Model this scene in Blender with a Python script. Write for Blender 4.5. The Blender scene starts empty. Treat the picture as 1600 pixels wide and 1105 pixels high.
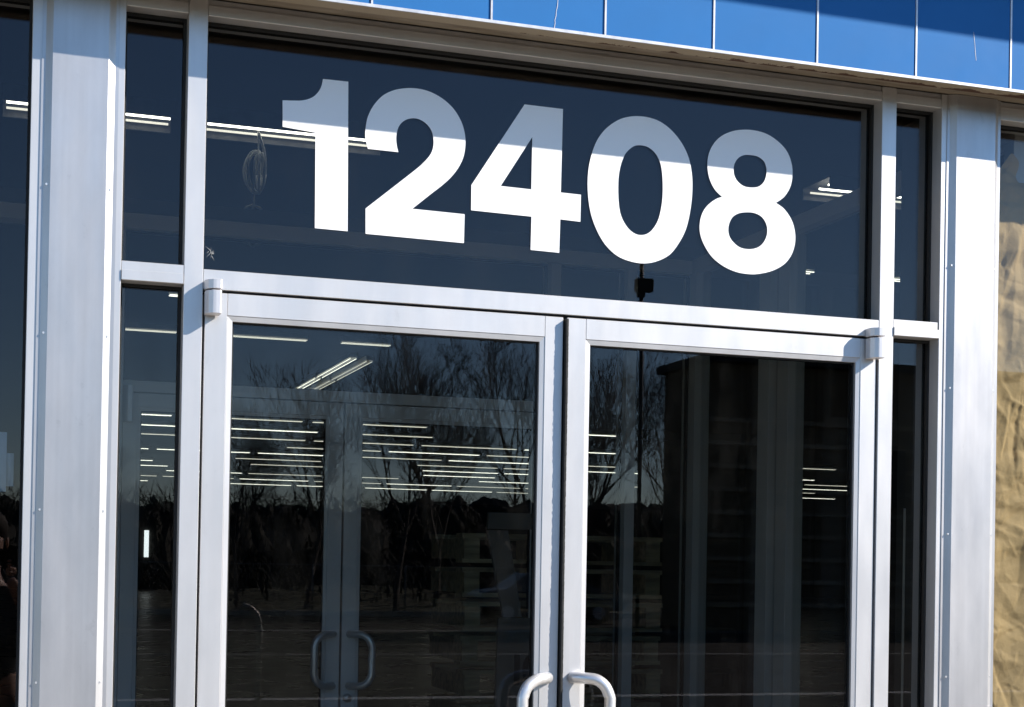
import bpy, bmesh, math, random
from mathutils import Vector, Matrix, noise as mnoise
random.seed(7)
scene = bpy.context.scene
col = scene.collection

# ------------------------------------------------------------------ camera, sky, sun, exposure
cam_data = bpy.data.cameras.new('camera')
cam = bpy.data.objects.new('camera', cam_data)
col.objects.link(cam)
scene.camera = cam
YAW, PITCH, ROLL = 0.3184, 0.0114, 0.0175
fw = Vector((math.sin(YAW)*math.cos(PITCH), math.cos(YAW)*math.cos(PITCH), math.sin(PITCH)))
rt = Vector((math.cos(YAW), -math.sin(YAW), 0))
up = rt.cross(fw)
r2 = rt*math.cos(ROLL)+up*math.sin(ROLL)
u2 = -rt*math.sin(ROLL)+up*math.cos(ROLL)
M = Matrix((r2, u2, -fw)).transposed().to_4x4()
M.translation = Vector((-1.3741, -3.762, 1.488))
cam.matrix_world = M
cam_data.sensor_fit = 'HORIZONTAL'
cam_data.sensor_width = 36
cam_data.lens = 2427.27/1600*36
cam_data.shift_x = 0.0
cam_data.shift_y = (857.18-552.5)/1600
cam_data.clip_start = 0.02
cam_data.clip_end = 3000

SUN = Vector((1.72, -1.0, 1.19)).normalized()          # direction towards the sun
elev = math.asin(SUN.z)
azim = math.atan2(SUN.x, SUN.y)
world = bpy.data.worlds.new('World')
scene.world = world
world.use_nodes = True
wn = world.node_tree.nodes
sky = wn.new('ShaderNodeTexSky')
sky.sky_type = 'NISHITA'
sky.sun_disc = False
sky.sun_elevation = elev
sky.sun_rotation = azim
sky.altitude = 900
sky.air_density = 1.0
sky.dust_density = 0.0
sky.ozone_density = 3.5
bg = wn['Background']
bg.inputs[1].default_value = 0.12
hsv = wn.new('ShaderNodeHueSaturation')
hsv.inputs['Saturation'].default_value = 1.08
world.node_tree.links.new(sky.outputs[0], hsv.inputs['Color'])
world.node_tree.links.new(hsv.outputs[0], bg.inputs[0])
sun_data = bpy.data.lights.new('sun', 'SUN')
sun_data.energy = 4.8
sun_data.angle = math.radians(0.5)
sun_data.color = (1.0, 0.93, 0.83)
sun = bpy.data.objects.new('sun', sun_data)
col.objects.link(sun)
sun.rotation_euler = SUN.to_track_quat('Z', 'Y').to_euler()
scene.view_settings.view_transform = 'Standard'
scene.view_settings.look = 'None'
scene.view_settings.gamma = 1
scene.view_settings.use_curve_mapping = False
scene.view_settings.exposure = 0.80
scene.render.engine = 'CYCLES'
scene.cycles.max_bounces = 10
scene.cycles.transparent_max_bounces = 24
scene.cycles.glossy_bounces = 6
scene.cycles.use_adaptive_sampling = False
scene.cycles.diffuse_bounces = 4
scene.cycles.caustics_reflective = False

# ------------------------------------------------------------------ helpers
WLOC = {}
def link(o, parent=None):
    col.objects.link(o)
    if parent is not None:
        o.parent = parent
        o.matrix_parent_inverse = Matrix.Translation(-WLOC.get(parent.name, Vector((0, 0, 0))))
    return o
def tag(o, label=None, cat=None, group=None, kind=None):
    if label: o['label'] = label
    if cat: o['category'] = cat
    if group: o['group'] = group
    if kind: o['kind'] = kind
    return o
def empty(name, loc, label=None, cat=None, group=None):
    o = bpy.data.objects.new(name, None)
    o.empty_display_size = 0.1
    o.location = loc
    col.objects.link(o)
    WLOC[o.name] = Vector(loc)
    return tag(o, label, cat, group)
def mesh_obj(name, verts, faces, mat, parent=None, smooth=False, bevel=0, mats=None, fmat=None):
    me = bpy.data.meshes.new(name)
    me.from_pydata([tuple(v) for v in verts], [], faces)
    if bevel:
        bm = bmesh.new(); bm.from_mesh(me)
        bmesh.ops.bevel(bm, geom=bm.edges[:], offset=bevel, segments=1, affect='EDGES', profile=0.7)
        bm.to_mesh(me); bm.free()
    if mats:
        for m in mats: me.materials.append(m)
        if fmat:
            for p, i in zip(me.polygons, fmat): p.material_index = i
    else:
        me.materials.append(mat)
    if smooth:
        for p in me.polygons: p.use_smooth = True
    me.update()
    o = bpy.data.objects.new(name, me)
    return link(o, parent)
BF = [(0,3,2,1),(4,5,6,7),(0,1,5,4),(1,2,6,5),(2,3,7,6),(3,0,4,7)]
def bv(x0,x1,y0,y1,z0,z1):
    return [(x0,y0,z0),(x1,y0,z0),(x1,y1,z0),(x0,y1,z0),(x0,y0,z1),(x1,y0,z1),(x1,y1,z1),(x0,y1,z1)]
def box(name, x0,x1,y0,y1,z0,z1, mat, parent=None, bevel=0.0):
    return mesh_obj(name, bv(x0,x1,y0,y1,z0,z1), BF, mat, parent, bevel=bevel)
class MB:
    def __init__(s): s.v=[]; s.f=[]
    def box(s,*a):
        n=len(s.v); s.v+=bv(*a); s.f+=[tuple(i+n for i in f) for f in BF]; return s
    def add(s,v,f):
        n=len(s.v); s.v+=list(v); s.f+=[tuple(i+n for i in q) for q in f]; return s
    def build(s,name,mat,parent=None,smooth=False,bevel=0): return mesh_obj(name,s.v,s.f,mat,parent,smooth,bevel)
def tube_vf(path, rad, seg=10, caps=True, closed=False):
    pts=[Vector(p) for p in path]; n=len(pts); V=[]; F=[]
    rads = rad if isinstance(rad,(list,tuple)) else [rad]*n
    t0=(pts[1]-pts[0]).normalized()
    a=Vector((0,0,1)) if abs(t0.z)<.9 else Vector((1,0,0))
    nrm=(a-t0*a.dot(t0)).normalized()
    for i,p in enumerate(pts):
        if i==0: t=pts[1]-pts[0]
        elif i==n-1: t=pts[-1]-pts[-2]
        else: t=pts[i+1]-pts[i-1]
        t.normalize()
        nrm=(nrm-t*nrm.dot(t)).normalized(); b=t.cross(nrm)
        for k in range(seg):
            an=2*math.pi*k/seg
            V.append(p+(nrm*math.cos(an)+b*math.sin(an))*rads[i])
    for i in range(n-1):
        for k in range(seg):
            F.append((i*seg+k,i*seg+(k+1)%seg,(i+1)*seg+(k+1)%seg,(i+1)*seg+k))
    if caps:
        F.append(tuple(range(seg-1,-1,-1))); F.append(tuple((n-1)*seg+k for k in range(seg)))
    return V,F
def tube(name, path, rad, mat, parent=None, seg=10, smooth=True):
    v,f=tube_vf(path,rad,seg); return mesh_obj(name,v,f,mat,parent,smooth)
def catmull(P, n=6, closed=False):
    out=[]; m=len(P)
    rng=range(m) if closed else range(m-1)
    for i in rng:
        p1,p2=P[i],P[(i+1)%m]
        p0=P[(i-1)%m] if (closed or i>0) else p1
        p3=P[(i+2)%m] if (closed or i<m-2) else p2
        for k in range(n):
            t=k/n
            out.append(tuple(.5*((2*b)+(-a+c)*t+(2*a-5*b+4*c-d)*t*t+(-a+3*b-3*c+d)*t**3) for a,b,c,d in zip(p0,p1,p2,p3)))
    if not closed: out.append(tuple(P[-1]))
    return out

# ------------------------------------------------------------------ materials
def mat_base(name):
    m=bpy.data.materials.new(name); m.use_nodes=True
    return m, m.node_tree.nodes, m.node_tree.links, m.node_tree.nodes['Principled BSDF']
def principled(name, base, rough=.6, metal=0.0, var=0.0, scale=8.0, stretch=(1,1,1), bump=0.0, bscale=60.0, rvar=0.0, base2=None, emit=None, estr=0, spec=None, detail=4):
    m,N,L,b=mat_base(name)
    b.inputs['Base Color'].default_value=(*base,1); b.inputs['Roughness'].default_value=rough; b.inputs['Metallic'].default_value=metal
    if spec is not None: b.inputs['Specular IOR Level'].default_value=spec
    if emit: b.inputs['Emission Color'].default_value=(*emit,1); b.inputs['Emission Strength'].default_value=estr
    if var or rvar or bump or base2:
        tc=N.new('ShaderNodeTexCoord'); mp=N.new('ShaderNodeMapping'); mp.inputs['Scale'].default_value=stretch
        L.new(tc.outputs['Object'],mp.inputs['Vector'])
    if var or base2:
        nz=N.new('ShaderNodeTexNoise'); nz.inputs['Scale'].default_value=scale; nz.inputs['Detail'].default_value=detail
        L.new(mp.outputs[0],nz.inputs['Vector'])
        mx=N.new('ShaderNodeMix'); mx.data_type='RGBA'
        c1=base if base2 else tuple(c*(1-var) for c in base); c2=base2 or tuple(min(1,c*(1+var)) for c in base)
        rp=N.new('ShaderNodeMapRange'); rp.inputs['From Min'].default_value=.3; rp.inputs['From Max'].default_value=.7
        L.new(nz.outputs[0],rp.inputs[0]); L.new(rp.outputs[0],mx.inputs['Factor'])
        mx.inputs[6].default_value=(*c1,1); mx.inputs[7].default_value=(*c2,1)
        L.new(mx.outputs[2],b.inputs['Base Color'])
    if rvar:
        n2=N.new('ShaderNodeTexNoise'); n2.inputs['Scale'].default_value=scale*2.3; n2.inputs['Detail'].default_value=5
        L.new(mp.outputs[0],n2.inputs['Vector'])
        r=N.new('ShaderNodeMapRange'); r.inputs['To Min'].default_value=rough-rvar; r.inputs['To Max'].default_value=rough+rvar
        r.inputs['From Min'].default_value=.25; r.inputs['From Max'].default_value=.75
        L.new(n2.outputs[0],r.inputs[0]); L.new(r.outputs[0],b.inputs['Roughness'])
    if bump:
        n3=N.new('ShaderNodeTexNoise'); n3.inputs['Scale'].default_value=bscale; n3.inputs['Detail'].default_value=4
        L.new(mp.outputs[0],n3.inputs['Vector'])
        bp=N.new('ShaderNodeBump'); bp.inputs['Strength'].default_value=bump; bp.inputs['Distance'].default_value=.01
        L.new(n3.outputs[0],bp.inputs['Height']); L.new(bp.outputs[0],b.inputs['Normal'])
    return m
def glass_mat(name, tint, r0, dirt=.0):
    m=bpy.data.materials.new(name); m.use_nodes=True; N=m.node_tree.nodes; L=m.node_tree.links; N.clear()
    out=N.new('ShaderNodeOutputMaterial'); tr=N.new('ShaderNodeBsdfTransparent'); tr.inputs[0].default_value=(*tint,1)
    gl=N.new('ShaderNodeBsdfGlossy'); gl.inputs['Roughness'].default_value=0.0; gl.inputs[0].default_value=(1.0,.93,.97,1)
    lw=N.new('ShaderNodeLayerWeight'); lw.inputs[0].default_value=.5
    pw=N.new('ShaderNodeMath'); pw.operation='POWER'; pw.inputs[1].default_value=5
    L.new(lw.outputs['Facing'],pw.inputs[0])
    ma=N.new('ShaderNodeMath'); ma.operation='MULTIPLY_ADD'; ma.inputs[1].default_value=1-r0; ma.inputs[2].default_value=r0
    L.new(pw.outputs[0],ma.inputs[0])
    mx=N.new('ShaderNodeMixShader'); L.new(ma.outputs[0],mx.inputs[0]); L.new(tr.outputs[0],mx.inputs[1]); L.new(gl.outputs[0],mx.inputs[2])
    last=mx
    if dirt:
        df=N.new('ShaderNodeBsdfDiffuse'); df.inputs[0].default_value=(.6,.58,.53,1)
        tc=N.new('ShaderNodeTexCoord'); mp=N.new('ShaderNodeMapping'); mp.inputs['Scale'].default_value=(3,3,1); L.new(tc.outputs['Object'],mp.inputs[0])
        nz=N.new('ShaderNodeTexNoise'); nz.inputs['Scale'].default_value=3; nz.inputs['Detail'].default_value=9; nz.inputs['Roughness'].default_value=.7
        L.new(mp.outputs[0],nz.inputs['Vector'])
        r=N.new('ShaderNodeMapRange'); r.inputs['From Min'].default_value=.5; r.inputs['From Max'].default_value=.85; r.inputs['To Max'].default_value=dirt
        L.new(nz.outputs[0],r.inputs[0])
        m2=N.new('ShaderNodeMixShader'); L.new(r.outputs[0],m2.inputs[0]); L.new(mx.outputs[0],m2.inputs[1]); L.new(df.outputs[0],m2.inputs[2]); last=m2
    L.new(last.outputs[0],out.inputs[0])
    return m
def metal_mat(name, base, rough, metal, grime=.10, streak=.04, wav=.04, wscale=3.0):
    m,N,L,b=mat_base(name)
    tc=N.new('ShaderNodeTexCoord')
    def noise(scale,stretch,detail,rg=.5,lo=.3,hi=.7,tlo=0.,thi=1.):
        mp=N.new('ShaderNodeMapping'); mp.inputs['Scale'].default_value=stretch; L.new(tc.outputs['Object'],mp.inputs[0])
        n=N.new('ShaderNodeTexNoise'); n.inputs['Scale'].default_value=scale; n.inputs['Detail'].default_value=detail; n.inputs['Roughness'].default_value=rg
        L.new(mp.outputs[0],n.inputs['Vector'])
        r=N.new('ShaderNodeMapRange'); r.inputs['From Min'].default_value=lo; r.inputs['From Max'].default_value=hi; r.inputs['To Min'].default_value=tlo; r.inputs['To Max'].default_value=thi
        L.new(n.outputs[0],r.inputs[0]); return n,r
    _,cl=noise(2.6,(2,2,.8),8,.65,tlo=1-grime,thi=1+grime*.3)
    _,st=noise(60,(1,1,.02),3,tlo=1-streak,thi=1+streak)
    _,sp=noise(26,(1,1,.6),6,.7,lo=.62,hi=.78,tlo=1,thi=1-grime*1.1)
    m1=N.new('ShaderNodeMath'); m1.operation='MULTIPLY'; L.new(cl.outputs[0],m1.inputs[0]); L.new(st.outputs[0],m1.inputs[1])
    m2=N.new('ShaderNodeMath'); m2.operation='MULTIPLY'; L.new(m1.outputs[0],m2.inputs[0]); L.new(sp.outputs[0],m2.inputs[1])
    vm=N.new('ShaderNodeVectorMath'); vm.operation='SCALE'; vm.inputs[0].default_value=base; L.new(m2.outputs[0],vm.inputs['Scale'])
    L.new(vm.outputs[0],b.inputs['Base Color']); b.inputs['Metallic'].default_value=metal
    _,ro=noise(5,(2,2,.5),7,.6,tlo=rough-.05,thi=rough+.07); L.new(ro.outputs[0],b.inputs['Roughness'])
    n,_=noise(wscale,(2,2,.5),2); bp=N.new('ShaderNodeBump'); bp.inputs['Strength'].default_value=wav; bp.inputs['Distance'].default_value=.01
    L.new(n.outputs[0],bp.inputs['Height']); L.new(bp.outputs[0],b.inputs['Normal'])
    return m
ALU = metal_mat('anodized_aluminium',(.67,.66,.665),.42,.52,grime=.09,streak=.015,wav=.02,wscale=6)
COLM = metal_mat('satin_column_cladding',(.57,.56,.57),.42,.70,grime=.15,wav=.06,wscale=3)
BRITE = principled('satin_pull_metal',(.74,.73,.73),rough=.36,metal=.6,rvar=.04,scale=20)
RUB = principled('black_rubber',(.012,.012,.012),rough=.7)
GLASS = glass_mat('window_glass',(.82,.83,.82),.029,dirt=.008)
GLASSIN = glass_mat('inner_glass',(.92,.94,.93),.004)
VINYL = principled('white_vinyl',(.93,.93,.93),rough=.45,spec=.3)
BLUE = principled('blue_glazed_tile',(.028,.165,.44),rough=.6,var=.05,scale=5,rvar=.05,bump=.01,bscale=14,spec=.12)
SEAM = principled('pale_metal_seam',(.62,.63,.66),rough=.4,metal=.3,var=.15,scale=40)
SOFFIT = principled('stained_soffit_paint',(.30,.255,.20),rough=.8,var=.18,scale=6,stretch=(1,6,1),base2=(.19,.15,.11))
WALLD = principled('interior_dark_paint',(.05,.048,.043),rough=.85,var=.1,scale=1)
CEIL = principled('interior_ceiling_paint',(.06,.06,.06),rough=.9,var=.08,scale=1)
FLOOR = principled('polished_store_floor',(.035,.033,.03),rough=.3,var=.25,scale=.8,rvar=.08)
TUBEM = principled('lit_fluorescent_tube',(.9,.9,.85),rough=.4,emit=(1.0,.97,.84),estr=1.7)
TUBEN = principled('bright_fluorescent_tube',(.9,.9,.85),rough=.4,emit=(1.0,.97,.86),estr=4.0)
DARKH = principled('grey_reflector',(.10,.10,.10),rough=.5,var=.5,scale=4)
TUBED = principled('dim_fluorescent_tube',(.8,.8,.75),rough=.4,emit=(1.0,.95,.80),estr=.75)
HOUS = principled('white_fixture_enamel',(.55,.55,.52),rough=.5,var=.1,scale=5)
CONC = principled('concrete_walk',(.47,.41,.32),rough=.9,var=.12,scale=4,base2=(.38,.33,.26),bump=.2,bscale=60)
ASPH = principled('asphalt',(.026,.024,.021),rough=.95,var=.35,scale=.25,detail=6,spec=.1)
GRASSM = principled('dry_winter_grass',(.075,.07,.035),rough=.95,base2=(.05,.06,.025),scale=.5,detail=8)
BARK = principled('grey_brown_bark',(.055,.045,.038),rough=.9,var=.3,scale=3)
WOODM = principled('bramble_brown',(.035,.032,.022),rough=.95,base2=(.02,.022,.014),scale=1.5,detail=6)
LINEW = principled('worn_white_paint',(.55,.55,.52),rough=.8,base2=(.30,.29,.27),scale=14,detail=8)
DIGITS = {'1':[[(-0.6333,2.6937,1),(-0.569,2.6944,1),(-0.5635,2.3191,1),(-0.6466,2.3199,1),(-0.6496,2.5575,1),(-0.7317,2.5637,1),(-0.733,2.6295,1),(-0.7085,2.6314,0),(-0.6871,2.6338,0),(-0.6696,2.6392,0),(-0.6541,2.6488,0),(-0.6425,2.663,0),(-0.6361,2.6781,0)]],'2':[[(-0.5159,2.5309,1),(-0.5226,2.5557,0),(-0.523,2.5784,0),(-0.5175,2.6113,0),(-0.5033,2.6414,0),(-0.4805,2.6687,0),(-0.4516,2.686,0),(-0.4184,2.6951,0),(-0.3869,2.6972,0),(-0.3551,2.6923,0),(-0.3229,2.6785,0),(-0.2945,2.6566,0),(-0.2739,2.6278,0),(-0.2633,2.5979,0),(-0.2607,2.5672,0),(-0.2653,2.5357,0),(-0.2777,2.5074,0),(-0.2973,2.4803,0),(-0.3208,2.4569,0),(-0.3502,2.4318,0),(-0.3977,2.3903,1),(-0.2594,2.3886,1),(-0.26,2.3142,1),(-0.5177,2.3166,1),(-0.5189,2.3803,1),(-0.3987,2.4841,0),(-0.3715,2.5098,0),(-0.354,2.5315,0),(-0.3465,2.5507,0),(-0.3456,2.5701,0),(-0.35,2.5908,0),(-0.3614,2.6069,0),(-0.3795,2.6181,0),(-0.3993,2.6206,0),(-0.4208,2.6133,0),(-0.4362,2.5971,0),(-0.4428,2.5735,0),(-0.442,2.5506,0),(-0.4369,2.5305,1)]],'4':[[(-0.1025,2.6886,1),(0.0037,2.6881,1),(0.0017,2.4687,1),(0.058,2.4678,1),(0.0577,2.3964,1),(0.0014,2.398,1),(0.0001,2.3101,1),(-0.0792,2.3113,1),(-0.0784,2.3982,1),(-0.2425,2.4003,1),(-0.2429,2.4652,1)],[(-0.0798,2.606,1),(-0.0801,2.4691,1),(-0.1637,2.4703,1)]],'0':[[(0.215,2.6921,0),(0.2485,2.6918,0),(0.2822,2.6837,0),(0.3164,2.6628,0),(0.3467,2.6308,0),(0.3665,2.5937,0),(0.3763,2.5497,0),(0.3779,2.5048,0),(0.3733,2.4555,0),(0.3614,2.4037,0),(0.3408,2.3629,0),(0.3139,2.3296,0),(0.2763,2.3091,0),(0.2387,2.3008,0),(0.197,2.3041,0),(0.1595,2.3173,0),(0.126,2.3453,0),(0.1006,2.3854,0),(0.0843,2.4299,0),(0.0768,2.4828,0),(0.0775,2.5326,0),(0.0857,2.5755,0),(0.1006,2.6153,0),(0.1246,2.6485,0),(0.1572,2.6743,0),(0.186,2.6866,0)],[(0.2226,2.6151,0),(0.2457,2.6128,0),(0.2669,2.5994,0),(0.2821,2.5756,0),(0.2889,2.5452,0),(0.2914,2.5027,0),(0.2891,2.4636,0),(0.2806,2.424,0),(0.2663,2.3975,0),(0.2498,2.3818,0),(0.2311,2.376,0),(0.2123,2.3787,0),(0.1933,2.3913,0),(0.1763,2.4149,0),(0.1676,2.4411,0),(0.1636,2.4793,0),(0.1636,2.5216,0),(0.1684,2.5529,0),(0.1755,2.5748,0),(0.1856,2.5932,0),(0.204,2.6097,0)]],'8':[[(0.5306,2.689,0),(0.5678,2.6898,0),(0.6032,2.6827,0),(0.6368,2.665,0),(0.6617,2.6416,0),(0.6756,2.611,0),(0.6788,2.5793,0),(0.6731,2.5467,0),(0.6549,2.5171,0),(0.6295,2.498,1),(0.6555,2.4832,0),(0.6783,2.4552,0),(0.6891,2.4241,0),(0.6901,2.3922,0),(0.6799,2.3593,0),(0.6581,2.3317,0),(0.623,2.311,0),(0.5834,2.2993,0),(0.5528,2.2958,0),(0.5134,2.2987,0),(0.4741,2.3115,0),(0.4391,2.3343,0),(0.4149,2.3657,0),(0.4028,2.396,0),(0.4022,2.4273,0),(0.4112,2.4556,0),(0.428,2.4767,0),(0.4493,2.4924,0),(0.4664,2.4994,1),(0.4445,2.5175,0),(0.4289,2.5436,0),(0.4219,2.5743,0),(0.4235,2.6059,0),(0.4359,2.6366,0),(0.4592,2.6626,0),(0.4936,2.6808,0)],[(0.5427,2.6213,0),(0.569,2.6204,0),(0.589,2.6104,0),(0.5981,2.5934,0),(0.5989,2.5736,0),(0.5922,2.5531,0),(0.5771,2.5385,0),(0.5552,2.5333,0),(0.5311,2.535,0),(0.5112,2.5474,0),(0.5009,2.5662,0),(0.5013,2.5899,0),(0.5123,2.6088,0),(0.5274,2.6182,0)],[(0.5367,2.4635,0),(0.563,2.4642,0),(0.5873,2.4552,0),(0.6018,2.4346,0),(0.604,2.411,0),(0.5951,2.3884,0),(0.5778,2.3718,0),(0.5516,2.3642,0),(0.5231,2.3666,0),(0.5011,2.3806,0),(0.4886,2.3993,0),(0.4877,2.4229,0),(0.4977,2.4455,0),(0.5149,2.458,0)]]}
# ------------------------------------------------------------------ the setting
G = MB(); G.v=[(-400,-600,0),(400,-600,0),(400,0,0),(-400,0,0)]; G.f=[(0,1,2,3)]
tag(G.build('ground', GRASSM), kind='structure').location.z=-.16
def sheet(name,x0,x1,y0,y1,z,mat):
    return tag(mesh_obj(name,[(x0,y0,z),(x1,y0,z),(x1,y1,z),(x0,y1,z)],[(0,1,2,3)],mat),kind='structure')
sheet('parking_lot',-70,110,-43,-2.6,-.13,ASPH)
tag(box('pavement',-30,40,-2.6,0.2,-.2,0,CONC,bevel=0),kind='structure')
tag(box('kerb',-30,40,-2.78,-2.605,-.2,-.004,CONC),kind='structure')
tag(box('far_kerb',-70,110,-43.3,-43,-.2,0.03,CONC),kind='structure')
for y,w,x0,x1 in ((-12.3,.12,-8,30),(-14.6,.3,-20,40),(-23.4,.16,-20,50),(-33,.3,-30,60)):
    sheet('painted_line',x0,x1,y,y+w,-.126,LINEW)
# planted bank rising behind the lot, with brambles (nobody could count them)
rows=60; cx=80; V=[];F=[]
for j in range(12):
    for i in range(cx+1):
        x=-60+i*180/cx; y=-46-j*2.2
        h=-.16+ (j/11)**1.2*1.1 + .35*mnoise.noise(Vector((x*.12,j*.5,3)))*(j>0)
        V.append((x,y,h))
for j in range(11):
    for i in range(cx):
        a=j*(cx+1)+i; F.append((a,a+cx+1,a+cx+2,a+1))
tag(mesh_obj('verge_bank',V,F,GRASSM,smooth=True),kind='structure')
rnd=random.Random(5)
V=[];F=[]
def stick(V,F,p,q,ra,rb):
    p=Vector(p);q=Vector(q);d=(q-p)
    if d.length<1e-6: return
    d.normalize(); a=Vector((1,0,0)) if abs(d.x)<.8 else Vector((0,1,0))
    n=d.cross(a).normalized(); b=d.cross(n)
    k0=len(V)
    for pt,r in ((p,ra),(q,rb)):
        for k in range(3):
            an=2.0944*k; V.append(pt+(n*math.cos(an)+b*math.sin(an))*r)
    for k in range(3):
        F.append((k0+k,k0+(k+1)%3,k0+3+(k+1)%3,k0+3+k))
for i in range(42000):
    x=rnd.uniform(-50,100); y=rnd.uniform(-66,-48)
    hh=(1.7+1.5*mnoise.noise(Vector((x*.07,y*.1,0)))+1.0*mnoise.noise(Vector((x*.35,y*.3,7))))*(1.1 if x<18 else 1.5)
    z=rnd.uniform(0,max(.3,hh))+ (-y-48)/18*.8
    a=rnd.uniform(0,6.28); l=rnd.uniform(.15,.7)
    p=Vector((x,y,z)); q=p+Vector((math.cos(a)*l*.6,math.sin(a)*l*.6,rnd.uniform(.1,1)*l))
    w=Vector((-math.sin(a),math.cos(a),.3))*rnd.uniform(.012,.06)
    k=len(V); V+= [p-w,p+w,q+w*.5,q-w*.4]; F.append((k,k+1,k+2,k+3))
for j in range(9):
    pass
k0=len(V); NX=620
for j in range(7):
    for i in range(NX+1):
        x=-60+i*180/NX; a=j/6*math.pi*.5
        top=(4.0+.15*mnoise.noise(Vector((x*.06,2,0)))+.25*mnoise.noise(Vector((x*.9,5,0)))+.5*mnoise.noise(Vector((x*3.7,j*.7,0))))*(1.0 if x<16 else 1.12)
        V.append(Vector((x,-60-7*(1-math.cos(a))+1.2*mnoise.noise(Vector((x*.9,j*.8,2))),top*math.sin(a)-.2*(j==0))))
for j in range(6):
    for i in range(NX):
        a=k0+j*(NX+1)+i; F.append((a,a+1,a+NX+2,a+NX+1))
for i in range(12000):
    x=rnd.uniform(-40,70); y=rnd.uniform(-62,-52)
    z=rnd.uniform(2.6,3.9); hh=rnd.uniform(.2,.9)*(1+.5*mnoise.noise(Vector((x*.3,y*.3,1))))
    a=rnd.gauss(0,.8); p=Vector((x,y,z)); q=p+Vector((a*hh,rnd.gauss(0,.2)*hh,hh)); w=rnd.uniform(.012,.03)
    k=len(V); V+=[p-Vector((w,0,0)),p+Vector((w,0,0)),q]; F.append((k,k+1,k+2))
tag(mesh_obj('bramble_thicket',V,F,WOODM),kind='stuff')
# ------------------------------------------------------------------ bare trees across the lot, seen in the glass
def tree_mesh(seed, H):
    r=random.Random(seed); tv,tf,cv,cf=[],[],[],[]
    def grow(p,d,l,rad,lev):
        n=3 if lev<2 else 2; q=p
        for i in range(n):
            d2=(d+Vector((r.gauss(0,.09),r.gauss(0,.09),r.gauss(.05,.05)))*(1+.5*lev)).normalized()
            q2=q+d2*l/n; ra=rad*(1-.35*i/n); rb=rad*(1-.35*(i+1)/n)
            stick(tv if lev==0 else cv, tf if lev==0 else cf, q,q2,max(ra,.0055),max(rb,.0045))
            if lev<5 and (lev>0 or i>0):
                for _ in range(1 if lev<2 else r.choice((1,1,2))):
                    side=Vector((r.uniform(-1,1),r.uniform(-1,1),0)); side-=d2*side.dot(d2)
                    if side.length>.1:
                        side.normalize(); ang=r.uniform(.35,.75)
                        nd=(d2*math.cos(ang)+side*math.sin(ang)+Vector((0,0,.22))).normalized()
                        grow(q2,nd,l*r.uniform(.55,.78),rb*.6,lev+1)
            q=q2; d=d2
        if lev<5:
            for _ in range(2):
                nd=(d+Vector((r.gauss(0,.3),r.gauss(0,.3),.15))).normalized()
                grow(q,nd,l*r.uniform(.6,.8),rb*.7,lev+1)
    grow(Vector((0,0,-.3)),Vector((0,0,1)),H*.30,H*.013,0)
    zz=[v.z for v in cv]; s=H/max(zz)
    tv=[v*s for v in tv]; cv=[v*s for v in cv]
    def mk(n,v,f):
        me=bpy.data.meshes.new(n); me.from_pydata([tuple(a) for a in v],[],f); me.materials.append(BARK); return me
    return mk('trunk',tv,tf),mk('crown',cv,cf)
tm=[tree_mesh(s,10) for s in (3,11,23,31)]
tree_spots=[(-6,-47,5.2,'slim bare sapling at the thin left end of the tree row across the car park'),
 (1.0,-48,6.0,'low bare tree reflected in the left sidelight across the car park'),
 (6.0,-47,7.0,'short bare tree left of the tall reflected trees'),
 (8.6,-49,9.0,'bare tree with wide twiggy crown reflected above the left door'),
 (11.2,-46.5,9.9,'tall bare tree reflected in the middle of the left door'),
 (13.5,-50,10.4,'tallest bare tree reflected in the left door'),
 (15.5,-47,10.2,'bare multi-stemmed tree reflected near the meeting stiles'),
 (18.2,-48.5,9.8,'bare tree reflected beside the middle of the double doors'),
 (20.8,-46,9.7,'bare tree reflected in the left part of the right door'),
 (23.2,-49,9.6,'bare tree reflected right of centre in the right door'),
 (26,-47,8.8,'bare tree beside the dark building across the car park')]
for i,(x,y,h,lab) in enumerate(tree_spots):
    t=empty('bare_tree',(x,y,-.1),lab,'tree','bare trees across the car park')
    for nm,me in zip(('trunk','crown'),tm[(i*3+1)%4]):
        o=bpy.data.objects.new(nm,me); col.objects.link(o); o.parent=t
    t.scale=(h/10*1.05,h/10*1.05,h/10); t.rotation_euler.z=i*2.1
# dark building across the lot at right
BW=principled('dark_brown_cladding',(.15,.11,.065),rough=.9,var=.3,scale=3,stretch=(1,1,4))
bld=empty('dark_building',(27,-35,-.1),'low dark brown timber clad building reflected in the right door','building')
box('wall',16.6,60,-37,-34,-.15,7.05,BW,bld)
box('roof',16.45,60.5,-37.3,-33.7,7.06,7.28,RUB,bld)
for k in range(9):
    box('board_band',16.6,60,-33.99,-33.93,.5+k*.62,.62+k*.62,principled('weathered_board',(.34,.27,.18),rough=.9,var=.3,scale=4) if k==0 else bpy.data.materials['weathered_board'],bld)
for k in range(4):
    wf=box('window',21+k*4.2,22.6+k*4.2,-33.92,-33.88,3.3,4.9,RUB,bld)
# light pole with floodlight head
DARKM=principled('dark_pole_paint',(.02,.02,.02),rough=.6)
pl=empty('light_pole',(12.9,-30,-.1),'slim dark pole with a boxy floodlight reflected below the zero','light pole')
tube('pole',[(12.9,-30,-.13),(12.9,-30,8.85)],.05,DARKM,pl)
box('floodlight',12.76,13.18,-30.12,-29.9,8.03,8.34,DARKM,pl,bevel=.02)
box('bracket',12.82,12.98,-30.1,-29.95,7.9,8.03,DARKM,pl)
# hooped rail near the kerb
hp=catmull([(.51,-8,-.13),(.51,-8,.5),(.51,-8,.98),(.47,-8,1.11),(.38,-8,1.16)],6)
tag(tube('hooped_rail',hp,.022,principled('tan_galvanised_pipe',(.45,.42,.36),rough=.5,metal=.3)),'thin pale hooked pipe standing in the car park, reflected in the left door','pipe')
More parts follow.
